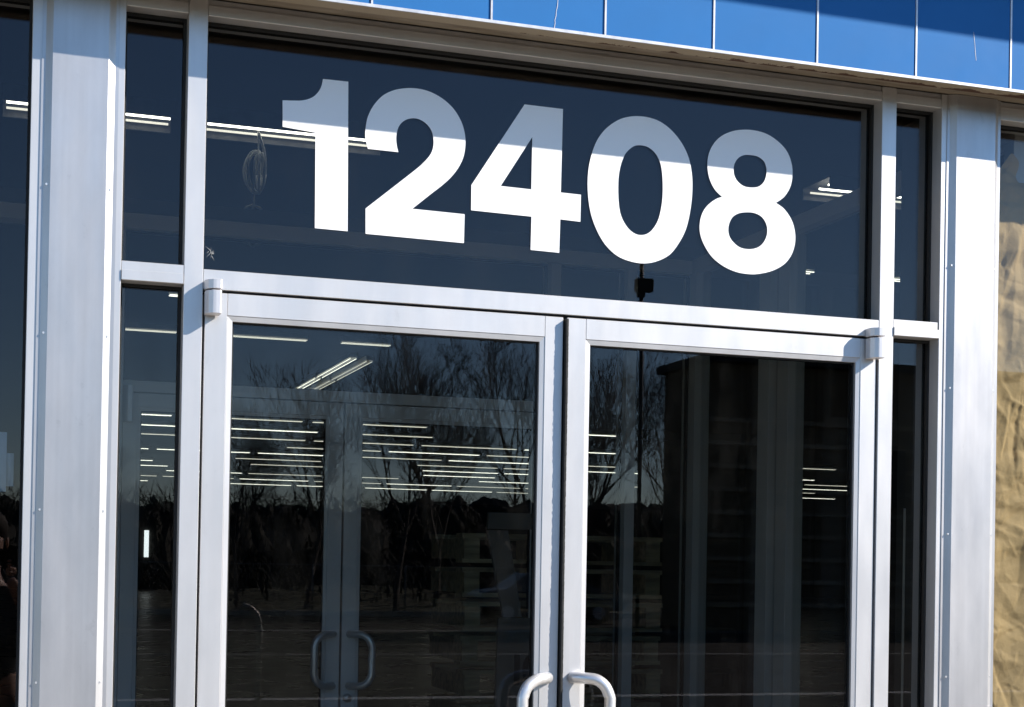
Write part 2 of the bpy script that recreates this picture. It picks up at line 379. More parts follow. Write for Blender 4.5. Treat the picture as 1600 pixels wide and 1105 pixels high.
# parked car by the far kerb
def car(x,y,rz,colr,lab):
    t=empty('parked_car',(x,y,-.126),lab,'car')
    P=[(-2.15,.42),(-2.12,.78),(-1.9,.92),(-1.35,.98),(-.75,1.42),(.55,1.45),(1.25,1.05),(2.0,.90),(2.2,.70),(2.2,.38)]
    m_=principled('car_paint',colr,rough=.25,spec=.6)
    def loft(name,prof,w0,w1,mat,zlim):
        n=len(prof); v=[]
        for s in (-1,1):
            for px,pz in prof: v.append((px,s*(w0 if pz<1.0 else w1),pz))
        f=[tuple(range(n-1,-1,-1)),tuple(range(n,2*n))]+[(i,(i+1)%n,n+(i+1)%n,n+i) for i in range(n)]
        return mesh_obj(name,v,f,mat,t,bevel=.03)
    def loc(o): o.matrix_parent_inverse=Matrix.Identity(4); return o
    loc(loft('body',P,.86,.66,m_,1))
    gm=principled('dark_car_glass',(.01,.012,.015),rough=.05)
    for s in (-1,1):
        v=[(-1.12,s*.80,1.03),(-.70,s*.70,1.36),(-.05,s*.70,1.38),(-.05,s*.80,1.03)]; loc(mesh_obj('side_window',v,[(0,1,2,3)],gm,t))
        v=[(.0,s*.80,1.03),(.0,s*.70,1.38),(.52,s*.70,1.38),(1.05,s*.80,1.05)]; loc(mesh_obj('side_window',v,[(0,1,2,3)],gm,t))
    for xx in (-1.35,1.35):
        for s in (-1,1):
            vv,ff=tube_vf([(xx,s*.68,.32),(xx,s*.89,.32)],.32,18); w_=loc(mesh_obj('wheel',vv,ff,RUB,t))
            vv,ff=tube_vf([(xx,s*.885,.32),(xx,s*.90,.32)],.19,14); loc(mesh_obj('rim',vv,ff,BRITE,w_))
    for s in (-1,1): loc(box('headlight',2.16,2.215,s*.62-.16,s*.62+.16,.62,.76,BRITE,t))
    t.rotation_euler.z=rz
car(13.6,-38.5,.05,(.12,.12,.12),'grey parked car by the far kerb, reflected low beside the meeting stiles')
# fence at the far edge
fn=empty('chainlink_fence',(10,-44.6,0),'low chain link fence along the far edge of the car park','fence')
FM=principled('fence_wire',(.16,.16,.15),rough=.6)
for k in range(16):
    x=-10+k*3.0; tube('post',[(x,-44.6,-.15),(x,-44.6,1.45)],.03,FM,fn,6)
tube('top_rail',[(-10,-44.6,1.42),(35,-44.6,1.42)],.02,FM,fn,6)
v,f=[],[]
for k in range(300):
    x=-10+k*.15
    for s in (1,-1):
        stick(v,f,(x,-44.6,0),(x+s*.7,-44.6,1.4),.004,.004)
tag(mesh_obj('wire_mesh',v,f,FM,fn),kind='stuff')

# ------------------------------------------------------------------ store interior
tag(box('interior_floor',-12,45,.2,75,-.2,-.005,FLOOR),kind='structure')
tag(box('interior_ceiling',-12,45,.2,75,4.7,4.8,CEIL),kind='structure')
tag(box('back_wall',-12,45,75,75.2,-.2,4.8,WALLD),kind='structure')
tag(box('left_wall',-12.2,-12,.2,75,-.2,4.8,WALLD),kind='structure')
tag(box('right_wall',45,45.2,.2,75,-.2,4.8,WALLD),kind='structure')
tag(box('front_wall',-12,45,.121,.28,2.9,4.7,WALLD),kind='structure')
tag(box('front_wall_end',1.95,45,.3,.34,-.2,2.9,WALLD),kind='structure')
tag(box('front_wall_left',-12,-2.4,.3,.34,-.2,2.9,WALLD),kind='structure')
# strip lights: one housing with one tube, copied
LG='rows of ceiling strip lights in the store'
def strip_light(TM=None):
    t=empty('strip_light',(0,0,0))
    b=MB().box(-1.2,1.2,-.05,.05,.05,.11); b.build('housing',HOUS,t)
    for s in (-.04,.04):
        v,f=tube_vf([(-1.17,s,.03),(1.17,s,.03)],.0050,6); mesh_obj('tube',v,f,TM or TUBEM,t,True)
    return t
def near_light():
    t=empty('strip_light',(0,0,0))
    MB().box(-1.22,1.22,-.19,.19,.06,.075).box(-1.22,1.22,-.205,-.19,-.02,.075).box(-1.22,1.22,.19,.205,-.02,.075).build('reflector',DARKH,t)
    for s in (-.13,.0,.13):
        v,f=tube_vf([(-1.17,s,.02),(1.17,s,.02)],.0075,6); mesh_obj('tube',v,f,TUBEN if s<.1 else TUBED,t,True)
    return t
proto=strip_light(); dproto=strip_light(TUBED); dfirst=[True]; nproto=near_light(); first=[True]; nfirst=[True]
def place_light(x,y,z,rz=0,dim=False,lab='lit twin-tube strip light among the far ceiling rows of the store',grp=True,sx=1):
    pr_,fl=(nproto,nfirst) if y<8 else ((dproto,dfirst) if dim else (proto,first))
    if fl[0]: o=pr_; fl[0]=False
    else:
        o=pr_.copy(); col.objects.link(o)
        for ch in pr_.children:
            c=ch.copy(); col.objects.link(c); c.parent=o
    o.location=(x,y,z); o.rotation_euler.z=rz; o.scale.x=sx
    tag(o,lab,'strip light',LG if grp else None)
    return o
place_light(-.90,6.2,4.25,lab='nearest strip light, running from the left window into the upper left sidelight',sx=.42)
place_light(.40,6.22,4.25,lab='near strip light over the hanging cable coil, left of the digit one',sx=.49)
place_light(4.85,6.25,4.25,lab='near strip light right of the digit eight, ending in the upper right sidelight',sx=.53)
place_light(6.25,6.25,4.25,lab='near strip light seen above the brown paper in the right window',sx=.3)
for x,s,lab in ((-.6,.42,'short second-row strip light in the upper left sidelight'),(.8,.52,'second-row strip light low behind the digit one'),(2.9,.42,'second-row strip light below the digit four'),
        (4.45,.14,'very short strip light between the digits zero and eight'),(5.65,.12,'very short strip light low right of the digit eight'),(6.8,.2,'short second-row strip light low in the upper right sidelight')):
    place_light(x,9.15,4.25,lab=lab,sx=s)
for x,s in ((-.35,.12),(.5,.2)): place_light(x,12.9,4.25,lab='third-row strip light '+('in the top left corner' if x<0 else 'in the top right corner')+' of the lower left sidelight',sx=s)
place_light(5.9,12.4,4.25,lab='third-row strip light low in the transom pane by the right sidelight',sx=.2)
for x,s in ((.3,.28),(1.75,.42),(3.0,.27)): place_light(x,15.6,4.25,lab='dim fourth-row strip light '+{.3:'crossing the left sidelight',1.75:'high in the left door pane',3.0:'high near the middle of the left door'}[x],sx=s,dim=True)
for k,lab in enumerate(('nearer','farther')):
    place_light(3.15,18.2+k*2.5,4.25,rz=math.pi/2,lab='slanting strip light running into the store, the %s of the left pair'%lab)
    place_light(3.42,18.4+k*2.5,4.25,rz=math.pi/2,lab='dim slanting strip light running into the store, the %s of the right pair'%lab,dim=True)
rl=random.Random(12)
y=26.8
while y<53:
    x=-1.5+.05*y+rl.uniform(0,1.5)
    while x<.72*y-1:
        if rl.random()<.70 and not (x>.36*y+1 and rl.random()<.5):
            dd=rl.random()<.5
            place_light(x,y,4.25,dim=dd,lab='dim twin-tube strip light among the far ceiling rows of the store' if dd else 'bright twin-tube strip light among the far ceiling rows of the store')
        x+=2.55
    y+=2.35 if y<45 else 3.4
# hanging cable coils below the near fixture
CAB=principled('grey_cable',(.85,.85,.80),rough=.6)
cb=empty('cable_coil',(.16,6.1,4.2),'coiled grey cable hanging from a ceiling light left of the digit one','cable')
cxx=.13
tube('drop_cable',catmull([(.13,6.1,4.22),(.135,6.1,4.1),(.12,6.1,3.98)],5),.006,CAB,cb,5)
tube('drop_cable',catmull([(.13,6.1,4.22),(.17,6.1,4.1),(.18,6.1,4.0)],5),.009,CAB,cb,5)
for k in range(6):
    pts=[]; ax=.066+.006*(k%3); az=.115+.01*((k*2)%3); ox=.13+.008*(k-2.5)
    for a in range(25):
        t=a/24*6.283; pts.append((ox+ax*math.cos(t)*math.cos(k*.35),6.1+ax*math.cos(t)*math.sin(k*.35),3.96+az*math.sin(t)))
    tube('loop',pts,.0075,CAB,cb,5)
c2=empty('cable_loop',(.12,6.1,3.7),'single loop of cable hanging below the coil in the transom pane','cable')
pts=[(.11+.085*math.sin(t*.2618*2),6.1,3.62+.13*math.cos(t*.2618*2)) for t in range(-9,10)]
tube('loop',[(p[0],p[1],p[2]) for p in pts],.009,CAB,c2,5)
tube('drop_cable',[(.12,6.1,3.86),(.11,6.1,3.75),(.108,6.1,3.60)],.005,CAB,c2,5)
# narrow far window
tag(box('slot_window',5.4,5.62,74.9,74.98,1.62,2.95,principled('daylit_slot',(.8,.8,.8),emit=(.9,.95,1),estr=1.0)),'narrow bright slot window in the far wall, seen in the left sidelight','window')

# ------------------------------------------------------------------ fascia with blue tiles
fa=empty('fascia',(0,-.1,2.82),'blue tiled fascia over the shop entrance with pale seams and stained lip','fascia')
box('backing',-4,6,-.1335,.12,2.86,3.56,SOFFIT,fa)
v=[];f=[]
x0=-.5566-.2992*11
tile_me=None
for r in range(2):
    z0=2.8245+r*.3705*1; z1=z0+.366
    for k in range(30):
        xa=x0+k*.2992+.0025; xb=xa+.2992-.005
        if xa>5.8: break
        if tile_me is None:
            o=box('tile',0,xb-xa,-.0065,0,0,.366,BLUE,fa,bevel=.0012); tile_me=o.data
        else:
            o=bpy.data.objects.new('tile',tile_me); link(o,fa)
        o.location=(xa,-.1335,z0)
        o.matrix_parent_inverse=Matrix.Translation(-Vector((0,-.1,2.82)))
        o.location=(xa,-.1335+rnd.uniform(-.0006,.0006),z0)
for k in range(31):
    xa=x0+k*.2992
    if xa>5.8: break
    box('seam_strip',xa-.0024,xa+.0024,-.1425,-.13,2.8245,3.555,SEAM,fa)
# lip: bright front edge, return underneath, step up to the soffit
box('lip_edge',-4,6,-.1445,-.1405,2.8165,2.8238,SEAM,fa)
LIPM=principled('rust_stained_lip',(.33,.28,.20),rough=.75,scale=7,stretch=(1.5,14,1),base2=(.20,.16,.115),detail=8)
# lip underside with rust patches
m,N,L,b=mat_base('rusty_lip'); b.inputs['Roughness'].default_value=.8
tc=N.new('ShaderNodeTexCoord'); nz=N.new('ShaderNodeTexNoise'); nz.inputs['Scale'].default_value=9; nz.inputs['Detail'].default_value=10; nz.inputs['Roughness'].default_value=.75
L.new(tc.outputs['Object'],nz.inputs['Vector'])
sx=N.new('ShaderNodeSeparateXYZ'); L.new(tc.outputs['Object'],sx.inputs[0])
r1=N.new('ShaderNodeMapRange'); r1.inputs['From Min'].default_value=-.14; r1.inputs['From Max'].default_value=-.10; r1.inputs['To Min'].default_value=-.22; r1.inputs['To Max'].default_value=.12; L.new(sx.outputs['Y'],r1.inputs[0])
r3=N.new('ShaderNodeMapRange'); r3.inputs['From Min'].default_value=-.4; r3.inputs['From Max'].default_value=1.2; r3.inputs['To Min'].default_value=-.18; r3.inputs['To Max'].default_value=.06; L.new(sx.outputs['X'],r3.inputs[0])
ad=N.new('ShaderNodeMath'); ad.operation='ADD'; L.new(nz.outputs[0],ad.inputs[0]); L.new(r1.outputs[0],ad.inputs[1])
ad2=N.new('ShaderNodeMath'); ad2.operation='ADD'; L.new(ad.outputs[0],ad2.inputs[0]); L.new(r3.outputs[0],ad2.inputs[1])
r2_=N.new('ShaderNodeMapRange'); r2_.inputs['From Min'].default_value=.52; r2_.inputs['From Max'].default_value=.56; L.new(ad2.outputs[0],r2_.inputs[0])
mx=N.new('ShaderNodeMix'); mx.data_type='RGBA'; mx.inputs[6].default_value=(.36,.30,.22,1); mx.inputs[7].default_value=(.075,.035,.018,1)
L.new(r2_.outputs[0],mx.inputs['Factor']); L.new(mx.outputs[2],b.inputs['Base Color'])
RUST=m
mesh_obj('lip_underside',[(-4,-.1405,2.8168),(6,-.1405,2.8168),(6,-.098,2.8168),(-4,-.098,2.8168),(-4,-.1405,2.8238),(6,-.1405,2.8238),(6,-.098,2.8238),(-4,-.098,2.8238)],BF,RUST,fa)
box('soffit',-4,6,-.0975,-.001,2.838,2.85,SOFFIT,fa)
# cracks in the glaze
def ribbon(name,pts,w,y,mat,parent):
    v=[];f=[]
    for i,(x,z) in enumerate(pts):
        ww=w*(.5+.5*math.sin(i*1.7)**2+.2); v+= [(x-ww,y,z),(x+ww,y,z)]
    for i in range(len(pts)-1): f.append((2*i,2*i+1,2*i+3,2*i+2))
    return mesh_obj(name,v,f,mat,parent)
CRK=principled('bare_white_crack',(.6,.62,.66),rough=.7)
ribbon('crack',[(-.078,3.05),(-.0845,2.93),(-.0853,2.8965),(-.0862,2.8805),(-.089,2.868),(-.0895,2.856),(-.0925,2.845),(-.0915,2.838),(-.0936,2.8255)],.0008,-.1407,CRK,fa)
ribbon('scratch',[(1.1187,2.967),(1.121,2.95),(1.1234,2.9325),(1.1255,2.91),(1.1282,2.8893)],.0007,-.1409,CRK,fa)
# canopy above, whose edge throws the shade on the tiles
ca=empty('canopy',(0,-.3,3.56),'flat canopy slab projecting above the blue tiles, just out of view','canopy')
box('slab',-5,7,-.64,.12,3.562,3.70,SOFFIT,ca)
box('edge_trim',-5,7,-.648,-.641,3.558,3.72,SEAM,ca)
tag(box('upper_wall',-12,45,.125,.30,3.0,6.0,principled('buff_render_wall',(.4,.36,.3),rough=.9,var=.1,scale=2)),kind='structure')

# ------------------------------------------------------------------ storefront frame
XM,XO,XJ=.925,.970,1.116
HT=2.797; Z1=2.187; Z0=2.140
sf=empty('entrance_storefront',(0,.05,0),'silver aluminium storefront frame with transom pane and narrow sidelights round the double doors','storefront')
for a,b in ((-XO,-XM),(XM,XO)):
    box('mullion',a,b,0,.114,0.0,2.8365,ALU,sf,bevel=.0009)
box('jamb',-1.1755,-XJ,0,.114,0,2.8365,ALU,sf,bevel=.0009)
box('jamb',XJ,1.1755,0,.114,0,2.8365,ALU,sf,bevel=.0009)
g=.0008
for a,b in ((-XM,XM),(-XJ,-XO),(XO,XJ)):
    box('head_member',a+g,b-g,.0012,.113,HT,2.8225,ALU,sf,bevel=.0008)
    box('head_filler',a+g,b-g,.006,.113,2.8232,2.8375,ALU,sf)
box('transom_bar',-XM+g,XM-g,.0006,.113,Z0,Z1,ALU,sf,bevel=.0009)
for s,(a,b) in enumerate(((-XJ,-XO),(XO,XJ))):
    box('sidelight_bar',a+g+(.0 if s==0 else 0),b-g-.003*s,.0008,.113,2.1472,2.1928,ALU,sf,bevel=.0007)
    box('bar_cap',a+g,b-g+(-.0008),-.0035,.0006,2.1476,2.1715,ALU,sf,bevel=.0006)
box('door_stop',-XM+g,XM-g,.0565,.112,2.122,2.1395,RUB,sf)
GY0,GY1=.0565,.0625
def pane(parent,a,b,z0,z1,name='pane',gy=GY0,th=.006,mat=None,gw=.0065,inset=.012):
    p=box(name,a-.004,b+.004,gy,gy+th,z0-.004,z1+.004,mat or GLASS,parent)
    q=MB()
    for y0,y1 in ((gy-inset,gy-.0002),(gy+th+.0002,gy+th+.010)):
        q.box(a+.0003,a+gw,y0,y1,z0+.0003,z1-.0003); q.box(b-gw,b-.0003,y0,y1,z0+.0003,z1-.0003)
        q.box(a+gw,b-gw,y0,y1,z0+.0003,z0+gw); q.box(a+gw,b-gw,y0,y1,z1-gw,z1-.0003)
    q.build('gasket',RUB,parent)
    return p
def pframe(*a,**k): return pane(*a,**k)
pane(sf,-XM,XM,Z1,HT,'transom_pane')
for a,b in ((-XJ,-XO),(XO,XJ)):
    pane(sf,a,b,2.1928,HT,'sidelight_pane'); pane(sf,a,b,.12,2.1472,'sidelight_pane')
    box('sill',a+g,b-g,.0008,.113,0.0,.12,ALU,sf,bevel=.0009)
# dried splatter on the transom pane
q=MB(); rs=random.Random(3)
for k in range(9):
    a=rs.uniform(0,6.28); l=rs.uniform(.008,.022); cx0,cz0=-.900+rs.uniform(-.006,.006),2.236+rs.uniform(-.008,.008)
    dx,dz=math.cos(a)*l,math.sin(a)*l; w=.0007
    q.add([(cx0-dz/l*w,.0563,cz0+dx/l*w),(cx0+dz/l*w,.0563,cz0-dx/l*w),(cx0+dx,.0563,cz0+dz)],[(0,1,2)])
q.build('splatter',principled('dried_splatter',(.35,.36,.36),rough=.9),sf)

# address digits
num=empty('address_number',(0,.056,2.3),'large white vinyl street number 12408 on the transom glass','street number')
for k,ch in enumerate('12408'):
    cu=bpy.data.curves.new('digit','CURVE'); cu.dimensions='2D'; cu.fill_mode='BOTH'; cu.extrude=.0003
    for loop in DIGITS[ch]:
        # smooth between corners
        n=len(loop); cs=[i for i in range(n) if loop[i][2]]
        P=[(p[0],p[1]) for p in loop]
        if not cs: pts=catmull(P,6,True)
        else:
            pts=[]
            for j,c in enumerate(cs):
                e=cs[(j+1)%len(cs)]; m_=(e-c)%n or n
                seg=[P[(c+t)%n] for t in range(m_+1)]
                pts+= seg[:-1] if m_==1 else catmull(seg,6)[:-1]
        sp=cu.splines.new('POLY'); sp.points.add(len(pts)-1)
        for q_,(x,z) in zip(sp.points,pts): q_.co=(x,z,0,1)
        sp.use_cyclic_u=True
    tmp=bpy.data.objects.new('tmp',cu); col.objects.link(tmp)
    bpy.context.view_layer.update()
    me=bpy.data.meshes.new_from_object(tmp.evaluated_get(bpy.context.evaluated_depsgraph_get()))
    bpy.data.objects.remove(tmp); me.name='digit'
    me.transform(Matrix.Rotation(math.pi/2,4,'X')); me.transform(Matrix.Translation((0,.0559,0)))
    me.materials.clear(); me.materials.append(VINYL)
    o=bpy.data.objects.new('digit',me); link(o,num); o['label']='white digit %s'%ch

# ------------------------------------------------------------------ column covers
def column(x0,x1,lab):
    w=.0160; r=.011; f_=.0085
    t=empty('column_cover',((x0+x1)/2,0,0),lab,'column','metal column covers')
    # cross section (x,y), thin folded sheet, with slight oil-canning
    V=[];F=[]; sec=[(x0-w-f_,.0),(x0-w,.0)]+[(x0-w+w*k/3,-r*k/3) for k in (1,2,3)]+[(x0+(x1-x0)*k/10,-r) for k in range(1,11)]+[(x1+w*k/3,-r+r*k/3) for k in (1,2,3)]+[(x1+w+f_,0)]
    nz=60
    rr=random.Random(lab)
    ph=rr.uniform(0,50)
    for j in range(nz+1):
        z=2.8365*j/nz
        for i,(x,y) in enumerate(sec):
            wob=.0008*mnoise.noise(Vector((x*9,z*1.3,ph))) if 2<i<len(sec)-3 else 0
            fl=.0012*mnoise.noise(Vector((0,z*1.1,ph+9))) if i in(0,1,len(sec)-1,len(sec)-2) else 0
            V.append((x+fl,y-.0022-wob,z))
    n=len(sec)
    for j in range(nz):
        for i in range(n-1):
            a=j*n+i; F.append((a,a+1,a+n+1,a+n))
    k0=len(V)
    for j in (0,nz):
        pass
    o=mesh_obj('cladding',V,F,COLM,t)
    so=o.modifiers.new('thickness','SOLIDIFY'); so.thickness=.0012; so.offset=-1
    for z in (2.355,2.01,1.60,1.2,.8):
        for x in (x0-w*.5,x1+w*.5):
            v,f=[],[]
            for k in range(10):
                a=k*.628; v.append((x+.0028*math.cos(a),-.0095,z+.0028*math.sin(a)))
            for k in range(10):
                a=k*.628; v.append((x+.0035*math.cos(a),-.0055,z+.0035*math.sin(a)))
            f=[tuple(range(9,-1,-1))]+[(k,(k+1)%10,10+(k+1)%10,10+k) for k in range(10)]
            mesh_obj('screw',v,f,BRITE,t)
    return t
column(-1.2804,-1.155,'tall satin metal column cover left of the entrance, between the left window and sidelight')
column(1.1571,1.2837,'tall satin metal column cover right of the entrance, beside the paper-lined window')
tag(box('column_core',-1.27,-1.177,.006,.3,0,2.83,WALLD),kind='structure')
tag(box('column_core_wall',1.177,1.27,.006,.3,0,2.83,WALLD),kind='structure')

# ------------------------------------------------------------------ side windows
lw=empty('left_window',(-1.9,.05,0),'dark shop window with silver frame left of the left column','window')
box('jamb',-1.3262,-1.272,0,.114,0,2.8365,ALU,lw,bevel=.0009)
box('jamb',-2.45,-2.40,0,.114,0,2.8365,ALU,lw,bevel=.0009)
box('head_member',-2.3992,-1.3270,.0012,.113,HT,2.8225,ALU,lw,bevel=.0008)
box('head_filler',-2.3992,-1.3270,.006,.113,2.8232,2.8375,ALU,lw)
box('sill',-2.3992,-1.3270,.0012,.113,0,.5,ALU,lw,bevel=.0008)
pane(lw,-2.40,-1.3262,.5,HT)
rw=empty('right_window',(1.8,.05,0),'shop window right of the right column, lined with brown paper','window')
box('jamb',1.272,1.3068,0,.114,0,2.8365,ALU,rw,bevel=.0009)
box('jamb',2.45,2.5,0,.114,0,2.8365,ALU,rw,bevel=.0009)
box('head_member',1.3076,2.4492,.0012,.113,2.785,2.8225,ALU,rw,bevel=.0008)
box('head_filler',1.3076,2.4492,.006,.113,2.8232,2.8375,ALU,rw)
box('sill',1.3076,2.4492,.0012,.113,0,1.075,ALU,rw,bevel=.0008)
pane(rw,1.3068,2.45,1.075,2.785)
# crumpled kraft paper behind the right pane
KR=principled('brown_kraft_paper',(.68,.48,.25),rough=.7,var=.07,scale=6,stretch=(1,1,1),bump=.12,bscale=160,spec=.25)
rk=random.Random(21); folds=[]
for k in range(330):
    cx_=rk.uniform(1.28,2.5); cz_=rk.uniform(1.0,2.7); an=rk.choice((rk.gauss(-.35,.35),rk.gauss(.5,.4),rk.gauss(1.4,.3)))
    ln=rk.uniform(.04,.28); folds.append((cx_,cz_,math.cos(an),math.sin(an),ln,rk.uniform(.012,.05),rk.uniform(-.010,.012)))
for k in range(420):
    an=rk.uniform(0,3.14); folds.append((rk.uniform(1.3,1.62),rk.uniform(1.05,2.7),math.cos(an),math.sin(an),rk.uniform(.015,.07),rk.uniform(.006,.014),rk.uniform(-.0035,.0035)))
def crease(x,z):
    h=0
    for cx_,cz_,c,s,ln,w,a in folds:
        dx=x-cx_; dz=z-cz_
        if abs(dx)>ln+w or abs(dz)>ln+w: continue
        u=dx*c+dz*s; vv=-dx*s+dz*c
        if abs(u)>ln: continue
        k=1-abs(u)/ln; ww=w*(.35+.65*k)
        t=(1-vv/(ww*2.2)) if vv>0 else (1+vv/ww)
        if t>0: h+=a*t*min(1,k*2)
    return h
xs=[1.312+.0032*i for i in range(60)]+[1.504+.012*i for i in range(1,79)]
nx=len(xs)-1; nzz=430; V=[];F=[]
for j in range(nzz+1):
    t=j/nzz
    for i in range(nx+1):
        x=xs[i]; s=(x-1.312)/1.12
        ztop=2.60+.11*min(1,s*9)+.03*mnoise.noise(Vector((s*14,0,4)))
        z=1.09+(ztop-1.09)*t
        V.append((x+.003*mnoise.noise(Vector((z*6,x*3,1))),.108-.75*crease(x,z)-.022*mnoise.noise(Vector((x*3,z*2,30)))+(.05*max(0,t-.92)/.08*(.3+s)),z+.003*mnoise.noise(Vector((x*5,z*3,8)))))
for j in range(nzz):
    for i in range(nx):
        a=j*(nx+1)+i; F.append((a,a+1,a+nx+2,a+nx+1))
tag(mesh_obj('kraft_paper',V,F,KR,smooth=True),'crumpled brown kraft paper taped up inside the right shop window','paper')
NOT=principled('pale_blue_paper',(.42,.50,.60),rough=.7,var=.05,scale=10)
for (a,b_,z0,z1,lab,yy) in ((-1.62,-1.3635,1.642,1.782,'pale blue paper notice at the left edge, the larger of two',.07),(-1.3690,-1.347,1.655,1.733,'small pale blue paper strip beside the larger notice',.075)):
    v=[];f=[]
    for j in range(7):
        for i in range(7):
            x=a+(b_-a)*i/6; z=z0+(z1-z0)*j/6; v.append((x,yy+.002*math.sin(i*.9+j*.4),z))
    for j in range(6):
        for i in range(6):
            q_=j*7+i; f.append((q_,q_+1,q_+8,q_+7))
    tag(mesh_obj('paper_notice',v,f,NOT,smooth=True),lab,'notice')

# ------------------------------------------------------------------ doors
def handle_path(bx,gx,y0,zt,zb,yo):
    # offset pull: base on stile, bends outward and sideways, long vertical grip
    s=1 if gx>bx else -1
    P=[(bx,y0,zt),(bx+s*.008,y0-.014,zt+.0005),(bx+s*.026,y0-.034,zt+.0005),(bx+s*.05,y0-.05,zt-.003),(gx-s*.012,yo+.003,zt-.020),(gx,yo,zt-.048)]
    Q=[(gx,yo,zb+.048),(gx-s*.012,yo+.003,zb+.020),(bx+s*.05,y0-.05,zb+.003),(bx+s*.026,y0-.034,zb-.0005),(bx+s*.008,y0-.014,zb-.0005),(bx,y0,zb)]
    return catmull(P,6)+catmull(Q,6)
def door(name,lab,x0,x1,stL,stR,meet,y=.0052,ztop=2.1335,depth=.044,mat=None,inner=False,capped=True,glass=None,grp=None,hz=(1.203,.985)):
    t=empty(name,((x0 if meet=='R' else x1),y,0),lab,'door',grp)
    A=mat or ALU
    y1=y+depth
    rail=.0535
    def st(a,b): box('stile',a,b,y,y1,.01,ztop,A,t,bevel=.0011)
    st(x0,x0+stL); st(x1-stR,x1)
    xa,xb=x0+stL+.0005,x1-stR-.0005
    box('top_rail',xa,xb,y,y1,ztop-rail,ztop,A,t,bevel=.0008)
    box('bottom_rail',xa,xb,y,y1,.01,.26,A,t,bevel=.0008)
    zt=ztop-rail-.0006; zb=.2606; bw=.0125; yb=y+.0015
    # glazing beads, mitred: wedge section sloping to the glass
    def bead(P0,P1,inn):
        # P0,P1 outer corners (x,z); inn = inner corners
        (ax,az),(bx_,bz_)=P0,P1; (cx_,cz_),(dx_,dz_)=inn
        v=[(ax,yb,az),(bx_,yb,bz_),(dx_,yb+.0022,dz_),(cx_,yb+.0022,cz_),(ax,y+.018,az),(bx_,y+.018,bz_),(dx_,y+.018,dz_),(cx_,y+.018,cz_)]
        mesh_obj('glazing_bead',v,[(0,1,2,3),(3,2,6,7),(4,7,6,5),(0,4,5,1),(0,3,7,4),(1,5,6,2)],A,t)
    bead((xa,zt),(xb,zt),((xa+bw,zt-bw),(xb-bw,zt-bw)))
    bead((xa,zb),(xb,zb),((xa+bw,zb+bw),(xb-bw,zb+bw)))
    bead((xa,zb),(xa,zt-.0003),((xa+bw,zb+bw),(xa+bw,zt-bw)))
    bead((xb,zb),(xb,zt-.0003),((xb-bw,zb+bw),(xb-bw,zt-bw)))
    pane(t,xa+bw,xb-bw,zb+bw,zt-bw,gy=y+.0165,th=.006,gw=.004,inset=.0035,mat=glass)
    # pull handle
    zt_,zb_=hz
    if meet=='R': bx=x1-.0265; gx=bx-.088
    else: bx=x0+.030; gx=bx+.082
    tube('pull_handle',handle_path(bx,gx,y,zt_,zb_,y-.062),.0148,BRITE,t,16)
    if meet=='L' and inner:
        v=[];f=[]
        cxk=x0+.027; zk=.945
        tube('lock_cylinder',[(cxk,y-.006,zk),(cxk,y+.002,zk)],.018,BRITE,t,20)
    return t
dl=door('entrance_door','left leaf of the silver entrance doors with long pull at its right stile',-.9185,-.0035,.0535,.0495,'R')
dr=door('entrance_door','right leaf of the silver entrance doors with long pull at its left stile',.0068,.9195,.0530,.0490,'L')
# brush seal with a ragged front edge
rb=random.Random(9); v=[];f=[]; zz=.012; k=0
while zz<2.1285:
    dz=rb.uniform(.002,.008); pr=rb.uniform(-.0112,-.0094)+.0008*math.sin(zz*9)
    z2=min(2.1285,zz+dz)
    v+=bv(.0005,.0060,pr,.03,zz,z2); f+=[tuple(i+8*k for i in q_) for q_ in BF]; k+=1; zz=z2
mesh_obj('brush_seal',v,f,RUB,dr)
box('seal_carrier',-.0030,.0003,.012,.04,.012,2.1285,RUB,dr)
# pivot caps: upper piece on the frame, lower piece on the leaf
def cap(xa,xb,z0,z1,pr,name,parent,side):
    prof=[]
    w=xb-xa
    y0=0.0003
    if side>0: prof=[(xa,y0),(xa,-pr*.50),(xa+w*.18,-pr*.78),(xa+w*.42,-pr*.97),(xa+w*.62,-pr),(xb-w*.08,-pr),(xb,-pr*.9),(xb,y0)]
    else: prof=[(xa,y0),(xa,-pr*.55),(xa+w*.2,-pr*.82),(xa+w*.45,-pr*.98),(xa+w*.7,-pr),(xb-w*.06,-pr),(xb,-pr*.9),(xb,y0)]
    n=len(prof); v=[(x,y_,z0) for x,y_ in prof]+[(x,y_,z1) for x,y_ in prof]
    f=[tuple(range(n)),tuple(range(2*n-1,n-1,-1))]+[(i,n+i,n+(i+1)%n,(i+1)%n) for i in range(n)]
    return mesh_obj(name,v,f,BRITE2,parent,bevel=.0012)
BRITE2=principled('satin_pivot_metal',(.72,.70,.71),rough=.42,metal=.5,rvar=.03,scale=15)
PR=.043
cap(-.9215,-.8845,2.0765,2.1325,PR,'pivot_housing',dl,1); cap(-.9225,-.8835,2.1355,2.1585,PR,'pivot_cap',sf,1)
cap(.8825,.9205,2.0765,2.1325,PR,'pivot_housing',dr,-1); cap(.8815,.9215,2.1365,2.1595,PR+.001,'pivot_cap',sf,-1)
tube('pivot_pin',[(-.903,-.02,2.12),(-.903,-.02,2.14)],.006,RUB,sf,8)
tube('pivot_pin',[(.903,-.02,2.12),(.903,-.02,2.14)],.006,RUB,sf,8)
